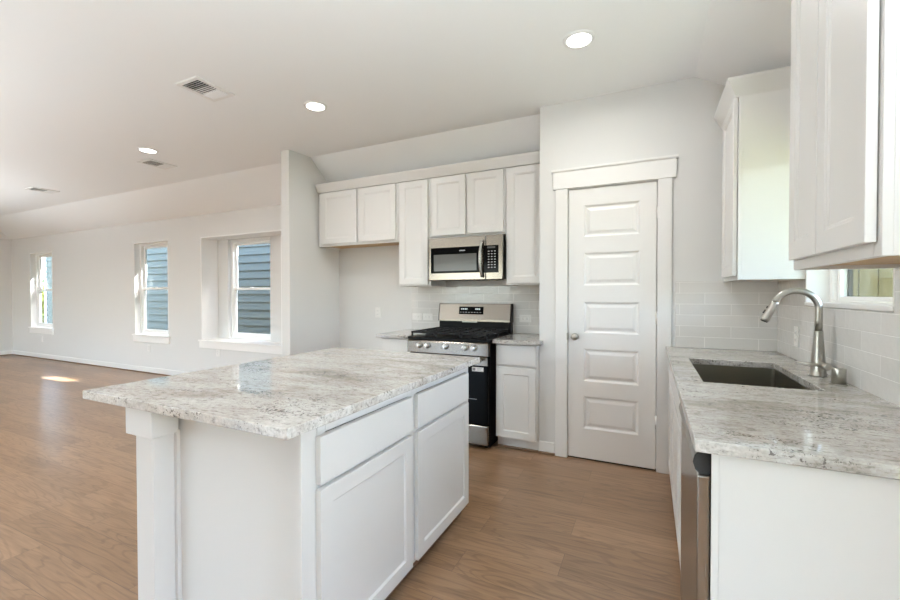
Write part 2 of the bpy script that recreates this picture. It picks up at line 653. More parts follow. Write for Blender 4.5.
# ------------------------------------------------------------------ the room shell
XW, YD, XP, YR = 0.761, 3.372, -0.80, 3.915
XPT, XPL, YPT = -3.318, -3.489, 3.21
YW, XL = 4.048, -12.4
YCR, XCR, XCL = 3.494, 0.278, -11.85
ZWW, ZRW, ZRT, ZLW = 2.484, 2.415, 2.523, 2.484
NX0, NX1, NZ0, NZ1, NYB = -6.054, -4.385, 0.605, 2.15, 4.300   # deep window box
W1 = (-11.54, -10.61, 0.625, 2.15)
W2 = (-7.80, -6.87, 0.625, 2.155)
SK = (1.935, 2.83, 1.243, 2.10)                               # sink window in y

floor_bm = box(bmesh.new(), XL - 0.2, XW + 0.2, BACK - 0.2, YW + 0.4, -0.12, 0.0)
struct('floor', floor_bm, M['floor'])

bm = holed(bmesh.new(), 'y', YW, 0.16, XL - 0.16, XPL, 0, ZWW + 0.1,
           [W1, W2, (NX0, NX1, NZ0, NZ1)])
struct('wall_back', bm, M['wall'])
bm = box(bmesh.new(), XPT - 0.06, XP + 0.06, YR, YR + 0.16, 0, ZRW + 0.15)
struct('wall_range', bm, M['wall'])
# partition between kitchen and living space, its top follows the ceiling
bm = prism(bmesh.new(), [(XPL, YPT), (-3.376, YPT), (XPT, YR), (XPT, YW + 0.02), (XPL, YW + 0.02)], 'z', 0, ZC)
struct('wall_partition', bm, M['wall'])
bm = holed(bmesh.new(), 'y', YD, 0.12, XP, XW, 0, ZC, [(-0.580, 0.056, -1, 2.112)])
struct('wall_pantry', bm, M['wall'])
bm = box(bmesh.new(), XP, XP + 0.12, YD + 0.12, YR + 0.16, 0, ZC)
struct('wall_pantry_return', bm, M['wall'])
bm = box(bmesh.new(), XP + 0.12, XW, YR + 0.9, YR + 1.0, 0, ZC)
struct('wall_pantry_rear', bm, M['wall'])
bm = holed(bmesh.new(), 'x', XW, 0.16, BACK - 0.16, YR + 1.0, 0, ZC, [SK, (0.14, 0.66, 0.06, 2.10)])  # second opening is added for the side fill light
struct('wall_right', bm, M['wall'])
bm = box(bmesh.new(), XL - 0.16, XL, BACK - 0.16, YW + 0.16, 0, ZC)
struct('wall_left', bm, M['wall'])
BW = [(-6.9, -4.3, 0.4, 2.35), (-10.9, -8.3, 0.4, 2.35)]  # unseen openings put in to bring daylight from behind
bm = holed(bmesh.new(), 'y', BACK, -0.16, XL - 0.16, XW + 0.16, 0, ZC, BW)
struct('wall_behind', bm, M['wall'])

# ceiling: flat field, slopes along the outer walls, hip at the far left corner
bm = bmesh.new()


def poly(bm, pts):
    return bm.faces.new([bm.verts.new(p) for p in pts])


poly(bm, [(XCL, BACK, ZC), (XCR, BACK, ZC), (XCR, YD + 0.02, ZC), (XP + 0.02, YD + 0.02, ZC), (XP + 0.02, YCR, ZC), (XCL, YCR, ZC)])
xm = (XPL + XPT) / 2
poly(bm, [(XCL, YCR, ZC), (xm, YCR, ZC), (xm, YW, ZWW), (XL, YW, ZWW)])
poly(bm, [(xm, YCR, ZC), (XP + 0.02, YCR, ZC), (XP + 0.02, YR, ZRW), (xm, YR, ZRW)])
poly(bm, [(XCR, BACK, ZC), (XW, BACK, ZRT), (XW, YD + 0.02, ZRT), (XCR, YD + 0.02, ZC)])
poly(bm, [(XCL, YCR, ZC), (XL, YW, ZLW), (XL, BACK, ZLW), (XCL, BACK, ZC)])
bmesh.ops.remove_doubles(bm, verts=bm.verts[:], dist=1e-4)
bmesh.ops.recalc_face_normals(bm, faces=bm.faces[:])
if sum(f.normal.z for f in bm.faces) > 0:
    bmesh.ops.reverse_faces(bm, faces=bm.faces[:])
struct('ceiling', bm, M['ceil'])
bm = box(bmesh.new(), XL - 0.5, XW + 2.3, BACK - 0.5, YW + 0.565, 2.82, 2.98)
box(bm, XL - 0.5, XP, YW + 0.15, YW + 0.565, 2.50, 2.82)
box(bm, XW + 0.17, XW + 2.3, BACK - 0.5, YW + 0.565, 2.50, 2.82)  # unseen right overhang made extra deep to keep out sun and sky
struct('roof', bm, M['roofing'])
bm = box(bmesh.new(), -40, 30, -30, 40, -0.5, -0.30)
struct('ground', bm, M['grass'])
for nm, x0, x1, z0, z1 in (('window_5', *BW[0]), ('window_6', *BW[1])):
    bm = bmesh.new()
    for a, b_, c, d in ((x0, x0 + .06, z0, z1), (x1 - .06, x1, z0, z1), (x0 + .06, x1 - .06, z0, z0 + .06), (x0 + .06, x1 - .06, z1 - .06, z1),
                        ((x0 + x1) / 2 - .03, (x0 + x1) / 2 + .03, z0 + .06, z1 - .06)):
        box(bm, a, b_, BACK - 0.12, BACK - 0.06, c, d, 0.003)
    struct(nm, bm, M['frame'])


struct('ground_bounce', box(bmesh.new(), -14, 3, BACK - 8, BACK - 0.5, -0.30, -0.12), plain('concrete', (0.5, 0.48, 0.45), 0.9, bump=0.3, bscale=30))  # unseen pale slab added to bounce light up towards the ceiling


bm = bmesh.new()
for a, b_, c, d in ((0.14, 0.20, 0.06, 2.10), (0.60, 0.66, 0.06, 2.10), (0.20, 0.60, 0.06, 0.20), (0.20, 0.60, 1.99, 2.10)):
    box(bm, XW + 0.06, XW + 0.10, a, b_, c, d, 0.003)
struct('fill_door_frame', bm, M['frame'], 'unseen added white door frame around the side fill light opening', 'door')  # frame of the added side opening, out of view


# baseboards with their wooden shoe strip
def baseboard(name, x0, x1, y0, y1, face):
    """face: axis and direction the board faces, e.g. ('y',-1)"""
    bm = box(bmesh.new(), x0, x1, y0, y1, 0.016, 0.098, 0.003)
    o = struct(name, bm, M['trim'])
    s = bmesh.new()
    if face[0] == 'y':
        ya, yb = (y0 - 0.011, y1) if face[1] < 0 else (y0, y1 + 0.011)
        box(s, x0, x1, ya, yb, 0.0, 0.017, 0.004)
    else:
        xa, xb = (x0 - 0.011, x1) if face[1] < 0 else (x0, x1 + 0.011)
        box(s, xa, xb, y0, y1, 0.0, 0.017, 0.004)
    obj('shoe_strip', s, M['shoe'], o)
    return o


baseboard('baseboard_back', XL, XPL, YW - 0.014, YW, ('y', -1))
baseboard('baseboard_left', XL, XL + 0.014, BACK, YW - 0.014, ('x', 1))
baseboard('baseboard_partition', XPL, -3.376, YPT - 0.014, YPT, ('y', -1))
baseboard('baseboard_range', XPT + 0.014, -2.30, YR - 0.014, YR, ('y', -1))
baseboard('baseboard_pantry', XP, -0.672, YD - 0.014, YD, ('y', -1))


# ------------------------------------------------------------------ windows
def hung_window(name, x0, x1, yf, z0, z1, fx0=None, fx1=None):
    """single-hung window facing -y, frame front plane y=yf"""
    root = None
    fr = bmesh.new()
    fw = 0.048
    for a, b_, c, d in ((x0, x0 + fw, z0, z1), (x1 - fw, x1, z0, z1), (x0 + fw, x1 - fw, z0, z0 + fw), (x0 + fw, x1 - fw, z1 - fw, z1)):
        box(fr, a, b_, yf, yf + 0.075, c, d, 0.003)
    root = struct(name, fr, M['frame'])
    zm = z0 + (z1 - z0) * 0.5
    for nm, a, b_, yo in (('upper_sash', zm - 0.015, z1 - fw, 0.042), ('lower_sash', z0 + fw, zm + 0.018, 0.012)):
        s = bmesh.new()
        sw = 0.034
        X0, X1 = x0 + fw - 0.004, x1 - fw + 0.004
        for p, q, c, d in ((X0, X0 + sw, a, b_), (X1 - sw, X1, a, b_), (X0 + sw, X1 - sw, a, a + sw), (X0 + sw, X1 - sw, b_ - sw, b_)):
            box(s, p, q, yf + yo, yf + yo + 0.028, c, d, 0.003)
        so = obj(nm, s, M['frame'], root)
        pb = box(bmesh.new(), X0 + sw - 0.004, X1 - sw + 0.004, yf + yo + 0.012, yf + yo + 0.016, a + sw - 0.004, b_ - sw + 0.004)
        obj('glass_pane', pb, M['glass'], so)
    lk = box(bmesh.new(), (x0 + x1) / 2 - 0.03, (x0 + x1) / 2 + 0.03, yf - 0.002, yf + 0.014, zm + 0.012, zm + 0.028, 0.003)
    obj('sash_lock', lk, M['frame'], root)
    return root


def liners(parent, x0, x1, y_wall, y_in, z0, z1, t=0.012):
    lb = bmesh.new()
    box(lb, x0 - 0.001, x0 + t, y_wall - 0.004, y_in, z0, z1, 0.001)
    box(lb, x1 - t, x1 + 0.001, y_wall - 0.004, y_in, z0, z1, 0.001)
    box(lb, x0 + t, x1 - t, y_wall - 0.004, y_in, z1 - t, z1 + 0.001, 0.001)
    obj('jamb_lining', lb, M['sill'], parent)


def stool(parent, x0, x1, y_in, y_wall, z, horn=0.045, app=0.10):
    s = bmesh.new()
    box(s, x0, x1, y_wall - 0.001, y_in, z - 0.022, z)
    box(s, x0 - horn, x1 + min(horn, 0.045), y_wall - 0.032, y_wall, z - 0.022, z, 0.005, 2)
    obj('window_sill', s, M['sill'], parent)
    a = box(bmesh.new(), x0 - horn + 0.012, x1 + horn - 0.012, y_wall - 0.018, y_wall, z - 0.022 - app, z - 0.022, 0.003)
    obj('sill_apron', a, M['sill'], parent)


w = hung_window('window_1', W1[0], W1[1], YW + 0.085, W1[2], W1[3])
liners(w, W1[0], W1[1], YW, YW + 0.086, W1[2], W1[3])
stool(w, W1[0], W1[1], YW + 0.085, YW, W1[2] + 0.004)
w = hung_window('window_2', W2[0], W2[1], YW + 0.085, W2[2], W2[3])
liners(w, W2[0], W2[1], YW, YW + 0.086, W2[2], W2[3])
stool(w, W2[0], W2[1], YW + 0.085, YW, W2[2] + 0.004)

# the deep boxed window: white lining, set-back wall with its own window
WN = (-5.80, -4.90, 0.625, 2.125)
t = bmesh.new()
LT = 0.019
box(t, NX0, NX0 + LT, YW - 0.010, NYB, NZ0, NZ1, 0.002)
box(t, NX1 - LT, NX1, YW - 0.010, NYB, NZ0, NZ1, 0.002)
box(t, NX0 + LT, NX1 - LT, YW - 0.010, NYB, NZ1 - LT, NZ1, 0.002)
struct('trim_window_box', t, M['sill'])
bm = holed(bmesh.new(), 'y', NYB, 0.14, NX0 - 0.1, NX1 + 0.1, NZ0 - 0.1, NZ1 + 0.1, [WN])
struct('wall_window_box', bm, M['wall'])
bm = box(bmesh.new(), NX0 - 0.12, NX0, YW + 0.15, NYB + 0.14, NZ0 - 0.1, NZ1 + 0.1)
box(bm, NX1, NX1 + 0.12, YW + 0.15, NYB + 0.14, NZ0 - 0.1, NZ1 + 0.1)
box(bm, NX0 - 0.12, NX1 + 0.12, YW + 0.15, NYB + 0.14, NZ1 + 0.001, NZ1 + 0.1)
box(bm, NX0 - 0.12, NX1 + 0.12, YW + 0.15, NYB + 0.14, NZ0 - 0.1, NZ0 - 0.03)
struct('wall_box_sides', bm, M['wall'])
w = hung_window('window_3', WN[0], WN[1], NYB + 0.05, WN[2], WN[3])
stool(w, NX0, NX1, NYB + 0.06, YW, NZ0 + 0.006, horn=0.055, app=0.095)

# sink window (faces -x)
sy0, sy1, sz0, sz1 = SK
fr = bmesh.new()
fx = XW + 0.085
fw = 0.05
for a, b_, c, d in ((sy0, sy0 + fw, sz0, sz1), (sy1 - fw, sy1, sz0, sz1), (sy0 + fw, sy1 - fw, sz0, sz0 + 0.012), (sy0 + fw, sy1 - fw, sz1 - fw, sz1)):
    box(fr, fx, fx + 0.07, a, b_, c, d, 0.003)
w4 = struct('window_4', fr, M['frame'])
sb = bmesh.new()
for a, b_, c, d in ((sy0 + fw, sy0 + fw + 0.03, sz0 + .012, sz1 - fw), (sy1 - fw - 0.03, sy1 - fw, sz0 + .012, sz1 - fw),
                    (sy0 + fw + .03, sy1 - fw - .03, sz0 + .012, sz0 + 0.032), (sy0 + fw + .03, sy1 - fw - .03, sz1 - fw - .03, sz1 - fw)):
    box(sb, fx + 0.02, fx + 0.05, a, b_, c, d, 0.002)
so = obj('sash', sb, M['frame'], w4)
obj('glass_pane', box(bmesh.new(), fx + 0.033, fx + 0.037, sy0 + fw + .026, sy1 - fw - .026, sz0 + .028, sz1 - fw - .026), M['glass'], so)
obj('screen_track', box(bmesh.new(), fx + 0.051, fx + 0.066, sy1 - fw - 0.044, sy1 - fw - 0.0005, sz0 + .012, sz1 - fw), M['rubber'], w4, 'black screen track')
rb = bmesh.new()
for a, b_, c, d in ((sy0 - 0.001, sy0 + 0.012, sz0, sz1), (sy1 - 0.012, sy1 + 0.001, sz0, sz1), (sy0 + .012, sy1 - .012, sz1 - 0.012, sz1 + .001)):
    box(rb, XW - 0.010, fx, a, b_, c, d, 0.002)
obj('jamb_lining', rb, M['trim'], w4)
obj('window_sill', box(bmesh.new(), XW - 0.014, fx, sy0, sy1, sz0 - 0.018, sz0 + 0.003, 0.004, 2), M['trim'], w4)


# ------------------------------------------------------------------ pantry door
DX0, DX1, DZ0, DZ1 = -0.571, 0.047, 0.012, 2.103
pans = [(0.243, 0.497), (0.612, 0.867), (0.987, 1.229), (1.355, 1.608), (1.730, 1.975)]
bm = panelled(DX1 - DX0, DZ1 - DZ0, 0.035,
              [(0.115, DX1 - DX0 - 0.110, a - DZ0, b_ - DZ0) for a, b_ in pans],
              [(0.003, 0.0008), (0.012, 0.0085), (0.010, 0.0), (0.020, -0.0065)])
door = struct('door_1', move(bm, DX0, YD + 0.002, DZ0), M['trim'], 'white five panel pantry door with a round satin nickel knob', 'door')
jb = bmesh.new()
box(jb, -0.580, DX0 - 0.0045, YD, YD + 0.12, 0, 2.112)
box(jb, DX1 + 0.0055, 0.0565, YD, YD + 0.12, 0, 2.112)
box(jb, -0.580, 0.0565, YD, YD + 0.12, DZ1 + 0.0045, 2.113)
box(jb, DX0 - 0.0045, DX0 + 0.012, YD + 0.040, YD + 0.055, 0, 2.112)
box(jb, DX1 - 0.012, DX1 + 0.0055, YD + 0.040, YD + 0.055, 0, 2.112)
obj('door_jamb', jb, M['trim'], door)
for nm, xa, xb in (('left', -0.669, -0.577), ('right', 0.053, 0.145)):
    obj('door_casing', box(bmesh.new(), xa, xb, YD - 0.018, YD, 0, 2.112, 0.002), M['trim'], door)
hb = box(bmesh.new(), -0.690, 0.170, YD - 0.023, YD, 2.112, 2.243, 0.002)
obj('head_casing', hb, M['trim'], door)
hc = bmesh.new()
prism(hc, [(YD, 2.243), (YD - 0.026, 2.243), (YD - 0.034, 2.252), (YD - 0.034, 2.266), (YD, 2.266)], 'x', -0.700, 0.182)
obj('head_cap', hc, M['trim'], door)
kn = bmesh.new()
R = Matrix.Translation((-0.519, YD + 0.002, 0.958)) @ Matrix.Rotation(PI / 2, 4, 'X')
lathe(kn, [(0.026, 0.0), (0.026, 0.004), (0.020, 0.008), (0.010, 0.011), (0.010, 0.024), (0.018, 0.028), (0.026, 0.036), (0.0275, 0.044), (0.024, 0.052), (0.014, 0.057), (0.004, 0.058)], 28, R)
obj('door_knob', kn, M['nickel'], door, 'satin nickel knob')
obj('strike_plate', box(bmesh.new(), DX0 - 0.010, DX0 - 0.001, YD - 0.020, YD + 0.012, 0.930, 0.985, 0.001), M['nickel'], door)
for hz in (1.876, 1.116, 0.356):
    hg = bmesh.new()
    lathe(hg, [(0.006, -0.046), (0.006, 0.046)], 12, Matrix.Translation((0.0495, YD - 0.004, hz)))
    box(hg, 0.036, 0.0495, YD - 0.001, YD + 0.004, hz - 0.045, hz + 0.045)
    obj('hinge', hg, M['trim'], door)
# dark strip painted in for the shade of the gap under the door leaf
struct('door_gap_shade', box(bmesh.new(), -0.58, 0.056, YD + 0.01, YD + 0.12, 0.0, 0.004), M['dark'])


# ------------------------------------------------------------------ cabinets
SHAKER = [(0.0008, 0.0), (0.0035, 0.0035), (0.006, 0.0), (0.004, 0.0045)]
BASE_SHAKER = [(0.0008, 0.0), (0.007, 0.0075)]


def door_front(name, root, x0, x1, z0, z1, fw=0.056, steps=SHAKER, t=0.020, mat=None):
    w_, h_ = x1 - x0, z1 - z0
    bm = panelled(w_, h_, t, [(fw, w_ - fw, fw, h_ - fw)] if fw else [], steps, 0.002)
    return obj(name, move(bm, x0, -t - 0.003, z0), mat or M['cab'], root)


def wall_cabinet(label, loc, rz, w_, zb, zt, depth, doors, door_z, fw=0.056, crown=None, sl=0.0, sr=0.0):
    """local: x 0..w, face frame front at y=0, doors in front of it, body behind; z absolute"""
    root = thing('upper_cabinet', label, 'cabinet', loc, rz)
    b = bmesh.new()
    T = 0.018
    box(b, 0, T, 0.019, depth, zb, zt)
    box(b, w_ - T, w_, 0.019, depth, zb, zt)
    box(b, T, w_ - T, 0.019, depth, zt - T, zt)
    box(b, T, w_ - T, depth - 0.008, depth, zb, zt - T)
    obj('body', b, M['cab'], root)
    f = bmesh.new()
    fwid = 0.038
    box(f, 0, fwid, 0, 0.019, zb, zt, 0.001)
    box(f, w_ - fwid, w_, 0, 0.019, zb, zt, 0.001)
    box(f, fwid, w_ - fwid, 0, 0.019, zb, zb + fwid, 0.001)
    box(f, fwid, w_ - fwid, 0, 0.019, zt - fwid, zt, 0.001)
    if len(doors) == 2:
        mid = (doors[0][1] + doors[1][0]) / 2
        box(f, mid - 0.025, mid + 0.025, 0, 0.019, zb + fwid, zt - fwid)
    obj('face_frame', f, M['cab'], root)
    u = box(bmesh.new(), T, w_ - T, 0.019, depth - 0.008, zb + 0.012, zb + 0.026)
    obj('bottom_panel', u, M['maple'], root, 'bare maple coloured underside')
    for a, c in doors:
        door_front('door', root, a, c, door_z[0], door_z[1], fw)
    return root


def base_cabinet(label, loc, rz, w_, depth, drawer, doors, door_z, drawer_z, zt=0.880, toe=0.10, shoe=True, drawers=None):
    root = thing('base_cabinet', label, 'cabinet', loc, rz)
    b = bmesh.new()
    T = 0.018
    box(b, 0, T, 0.019, depth, toe, zt)
    box(b, w_ - T, w_, 0.019, depth, toe, zt)
    box(b, T, w_ - T, depth - 0.01, depth, toe, zt)
    box(b, T, w_ - T, 0.019, depth - 0.01, toe, toe + T)
    obj('body', b, M['cab'], root)
    f = bmesh.new()
    fwid = 0.038
    box(f, 0, fwid, 0, 0.019, toe, zt, 0.001)
    box(f, w_ - fwid, w_, 0, 0.019, toe, zt, 0.001)
    box(f, fwid, w_ - fwid, 0, 0.019, toe, toe + fwid, 0.001)
    box(f, fwid, w_ - fwid, 0, 0.019, zt - fwid, zt, 0.001)
    box(f, fwid, w_ - fwid, 0, 0.019, drawer_z[0] - 0.03, drawer_z[0] + 0.01, 0.001)
    obj('face_frame', f, M['cab'], root)
    k = box(bmesh.new(), 0, w_, 0.055, 0.070, 0, toe + 0.002)
    obj('toe_kick', k, M['cab'], root)
    if shoe:
        obj('shoe_strip', box(bmesh.new(), 0, w_, 0.043, 0.055, 0, 0.018, 0.004), M['shoe'], root, 'brown wood strip along the floor')
    for a, c in (drawers or [drawer]):
        door_front('drawer', root, a, c, drawer_z[0], drawer_z[1], 0, [])
    for a, c in doors:
        door_front('door', root, a, c, door_z[0], door_z[1], 0.056, BASE_SHAKER)
    return root


YF = 3.585                      # face frames of the range wall uppers
DEP = YR - YF


def upper(label, x0, x1, zb, doors, door_z, zt=2.41):
    return wall_cabinet(label, (x0, YF, 0), 0, x1 - x0, zb, zt, DEP, [(a - x0, c - x0) for a, c in doors], door_z)


upper('white two door wall cabinet high over the empty fridge gap', -3.300, -2.276, 1.818, [(-3.264, -2.790), (-2.750, -2.301)], (1.842, 2.402))
upper('tall narrow white wall cabinet left of the microwave', -2.272, -1.910, 1.370, [(-2.250, -1.932)], (1.385, 2.402))
upper('short white two door wall cabinet right above the microwave', -1.907, -1.155, 1.828, [(-1.892, -1.537), (-1.517, -1.170)], (1.848, 2.402))
upper('tall narrow white wall cabinet right of the microwave beside the pantry wall', -1.152, -0.804, 1.370, [(-1.137, -0.822)], (1.385, 2.402))
fl = box(bmesh.new(), XPT + 0.001, -3.301, YF - 0.002, YF + 0.018, 1.818, 2.41, 0.001)
tag(obj('cabinet_filler', fl, M['cab']), 'slim white filler strip between partition wall and fridge gap cabinet', 'filler')
bm = prism(bmesh.new(), [(3.590, 2.4105), (3.563, 2.4105), (3.525, 2.484), (3.523, 2.497), (3.590, 2.497)], 'x', XPT + 0.001, XP - 0.001)
tag(obj('crown_molding', bm, M['cab']), 'long white crown moulding along the tops of the range wall cabinets', 'moulding')

# right wall uppers
XF = 0.451
rc = wall_cabinet('white wall cabinet in the corner left of the sink window', (XF, 3.360, 0), -PI / 2, 0.520, 1.368, 2.41, XW - XF, [(0.105, 0.508)], (1.392, 2.400))
nc = wall_cabinet('close white two door wall cabinet right of the sink window', (XF, 1.824, 0), -PI / 2, 0.609, 1.370, 2.41, XW - XF, [(0.036, 0.288), (0.294, 0.592)], (1.402, 2.400))


def crown_return(root, w_, near_right=True, far=False):
    """flared crown round a right-wall cabinet, mitred; local frame"""
    bm = bmesh.new()
    prof = [(0.0, 2.395), (0.004, 2.405), (0.046, 2.482), (0.048, 2.494)]   # outward, z

    def ring(o, z):
        return [(-(o if far else 0.0), 0.31, z), (-(o if far else 0.0), -0.012 - o, z), (w_ + o, -0.012 - o, z), (w_ + o, 0.31, z)]
    rows = [[bm.verts.new(p) for p in ring(o, z)] for o, z in prof]
    for a, b_ in zip(rows, rows[1:]):
        for k in range(3):
            bm.faces.new((a[k], a[k + 1], b_[k + 1], b_[k]))
    inner = [[bm.verts.new(p) for p in ((0.0, 0.31, z), (0.0, 0.03, z), (w_ - 0.03, 0.03, z), (w_ - 0.03, 0.31, z))] for z in (2.494, 2.395)]
    rows2 = [rows[-1]] + inner + [rows[0]]
    for a, b_ in zip(rows2, rows2[1:]):
        for k in range(3):
            bm.faces.new((a[k], a[k + 1], b_[k + 1], b_[k]))
    for k in (0, 3):
        bm.faces.new([r[k] for r in rows] + [inner[0][k], inner[1][k]])
    bmesh.ops.recalc_face_normals(bm, faces=bm.faces[:])
    obj('crown', bm, M['cab'], root)


crown_return(rc, 0.520)
crown_return(nc, 0.609, far=True)

# base cabinets on the range wall
base_cabinet('white base cabinet between the range and the pantry corner', (-1.152, 3.315, 0), 0, 0.350, 0.600,
             (0.014, 0.342), [(0.014, 0.342)], (0.108, 0.689), (0.708, 0.872))
base_cabinet('white base cabinet left of the range beside the fridge gap', (-2.300, 3.315, 0), 0, 0.350, 0.600,
             (0.014, 0.336), [(0.014, 0.336)], (0.108, 0.689), (0.708, 0.872))

# sink run on the right wall
base_cabinet('white sink base cabinet along the right wall past the dishwasher', (0.150, 3.366, 0), -PI / 2, 1.480, XW - 0.150,
             None, [(0.10, 0.55), (0.56, 1.01), (1.02, 1.468)], (0.108, 0.689), (0.708, 0.872), drawers=[(0.10, 0.55), (0.56, 1.01), (1.02, 1.468)])
ep = bmesh.new()
box(ep, 0.150, XW - 0.001, 1.258, 1.276, 0, 0.8815, 0.001)
box(ep, 0.147, 0.164, 1.254, 1.258, 0, 0.8815, 0.001)
tag(obj('counter_end_cladding', ep, M['cab']), 'plain white end panel closing the sink counter run beside the dishwasher', 'panel')

# island
IX0, IX1, IY0, IY1 = -1.997, -0.905, 0.847, 2.320
XI = -0.945
base_cabinet('near white island cabinet, its side next to the camera', (XI, 1.006, 0), PI / 2, 0.586, 0.610,
             (-0.010, 0.556), [(-0.010, 0.556)], (0.098, 0.674), (0.692, 0.842), zt=0.8815)
base_cabinet('far white island cabinet, its side next to the range', (XI, 1.592, 0), PI / 2, 0.640, 0.610,
             (0.016, 0.594), [(0.016, 0.594)], (0.098, 0.674), (0.692, 0.842), zt=0.8815)
ep = bmesh.new()
box(ep, -1.735, -0.960, 0.9925, 1.005, 0, 0.8815, 0.001)
box(ep, -0.960, XI, 0.938, 1.005, 0, 0.8815, 0.0015)
tag(obj('island_cladding', ep, M['cab']), 'plain white panel closing the near end of the island beside the square post', 'panel')
tag(obj('island_back_cladding', box(bmesh.new(), -1.575, -1.557, 1.0055, 2.232, 0, 0.8815, 0.001), M['cab']), 'white panel along the seating side of the island under the granite overhang', 'panel')
post = thing('island_post', 'square white post with block cap under the near left island corner', 'post', (-1.680, 0.932, 0))
obj('shaft', box(bmesh.new(), -0.062, 0.046, -0.030, 0.046, 0, 0.772, 0.002), M['cab'], post)
obj('cap', box(bmesh.new(), -0.076, 0.088, -0.057, 0.038, 0.772, 0.8815, 0.002), M['cab'], post)
obj('backing_strip', box(bmesh.new(), -0.062, 0.061, 0.046, 0.060, 0, 0.772, 0.001), M['cab'], post)


# ------------------------------------------------------------------ counters
def slab(name, x0, x1, y0, y1, mat, holes=()):
    bm = holed(bmesh.new(), 'z', 0.882, 0.032, x0, x1, y0, y1, list(holes))
    es = [e for e in bm.edges if len(e.link_faces) == 2 and e.calc_face_angle() > 1.0]
    bmesh.ops.bevel(bm, geom=es, offset=0.003, segments=2, affect='EDGES', profile=0.5)
    return obj(name, bm, mat)


tag(slab('island_countertop', IX0, IX1, IY0, IY1, M['granite_island']), 'large pale speckled granite slab on top of the island', 'countertop')
SX0, SX1, SY0, SY1 = 0.212, 0.615, 2.072, 2.803
tag(slab('sink_countertop', 0.108, XW - 0.0005, 1.237, YD - 0.0005, M['granite'], [(SX0, SX1, SY0, SY1)]), 'pale streaked granite countertop along the right wall with sink cutout', 'countertop')
bm = bmesh.new()
vs = [bm.verts.new((x, y, 0.882)) for x, y in ((-1.166, 3.270), (-0.768, 3.270), (-0.768, YD - 0.001), (XP - 0.001, YD - 0.001), (XP - 0.001, YR - 0.0005), (-1.166, YR - 0.0005))]
f = bm.faces.new(vs)
r = bmesh.ops.extrude_face_region(bm, geom=[f])
bmesh.ops.translate(bm, vec=(0, 0, 0.032), verts=[g for g in r['geom'] if isinstance(g, bmesh.types.BMVert)])
bmesh.ops.recalc_face_normals(bm, faces=bm.faces[:])
bmesh.ops.bevel(bm, geom=[e for e in bm.edges if e.calc_face_angle() > 1.0], offset=0.003, segments=2, affect='EDGES', profile=0.5)
tag(obj('range_countertop', bm, M['granite']), 'short granite countertop between the range and the pantry corner', 'countertop')
tag(slab('range_countertop', -2.335, -1.952, 3.270, YR - 0.0005, M['granite']), 'short granite countertop left of the range beside the fridge gap', 'countertop')

# backsplashes
TT = 0.009
bm = box(bmesh.new(), -2.318, XP, YR - TT - 0.001, YR - 0.001, 0.9145, 1.369, 0.001)
tag(obj('tile_backsplash', bm, M['tile_x']), 'glossy white subway tile backsplash behind the range', 'backsplash')
bm = box(bmesh.new(), 0.170, XW - TT, YD - TT, YD, 0.9145, 1.378, 0.001)
tag(obj('tile_backsplash', bm, M['tile_x']), 'glossy white subway tile on the pantry wall behind the sink end', 'backsplash')
bm = holed(bmesh.new(), 'x', XW - TT, TT - 0.0005, 1.237, YD, 0.9145, 2.40,
           [(sy0, sy1, sz0 - 0.019, sz1), (1.0, 4.0, 1.369, 3.0)])
tag(obj('tile_backsplash', bm, M['tile_y']), 'glossy white subway tile around the sink window on the right wall', 'backsplash')

# ------------------------------------------------------------------ sink and faucet
sk = thing('undermount_sink', 'dark stainless undermount sink set in the right counter', 'sink', ((SX0 + SX1) / 2, (SY0 + SY1) / 2, 0.66))
bm = bmesh.new()
hx, hy = (SX1 - SX0) / 2 + 0.004, (SY1 - SY0) / 2 + 0.004
top = 0.8815 - 0.66


def rrect(hx, hy, r, z, n=5):
    out = []
    for cx, cy, a0 in ((hx - r, hy - r, 0), (-hx + r, hy - r, PI / 2), (-hx + r, -hy + r, PI), (hx - r, -hy + r, 1.5 * PI)):
        for k in range(n + 1):
            a = a0 + PI / 2 * k / n
            out.append((cx + r * math.cos(a), cy + r * math.sin(a), z))
    return out


rings = [rrect(hx + 0.018, hy + 0.018, 0.03, top), rrect(hx, hy, 0.02, top), rrect(hx - 0.002, hy - 0.002, 0.022, 0.03), rrect(hx - 0.03, hy - 0.03, 0.03, 0.004), rrect(0.05, 0.05, 0.049, 0.001)]
RV = [[bm.verts.new(p) for p in r] for r in rings]
for a, b_ in zip(RV, RV[1:]):
    for k in range(len(a)):
        j = (k + 1) % len(a)
        bm.faces.new((a[k], a[j], b_[j], b_[k]))
bm.faces.new(RV[-1])
bmesh.ops.recalc_face_normals(bm, faces=bm.faces[:])
if sum(f.normal.z * f.calc_area() for f in bm.faces) < 0:
    bmesh.ops.reverse_faces(bm, faces=bm.faces[:])
for f in bm.faces:
    f.smooth = False
obj('basin', bm, M['sink'], sk)
dr = lathe(bmesh.new(), [(0.048, 0.001), (0.048, 0.006), (0.040, 0.004), (0.018, 0.003)], 24)
obj('drain', dr, M['nickel'], sk)

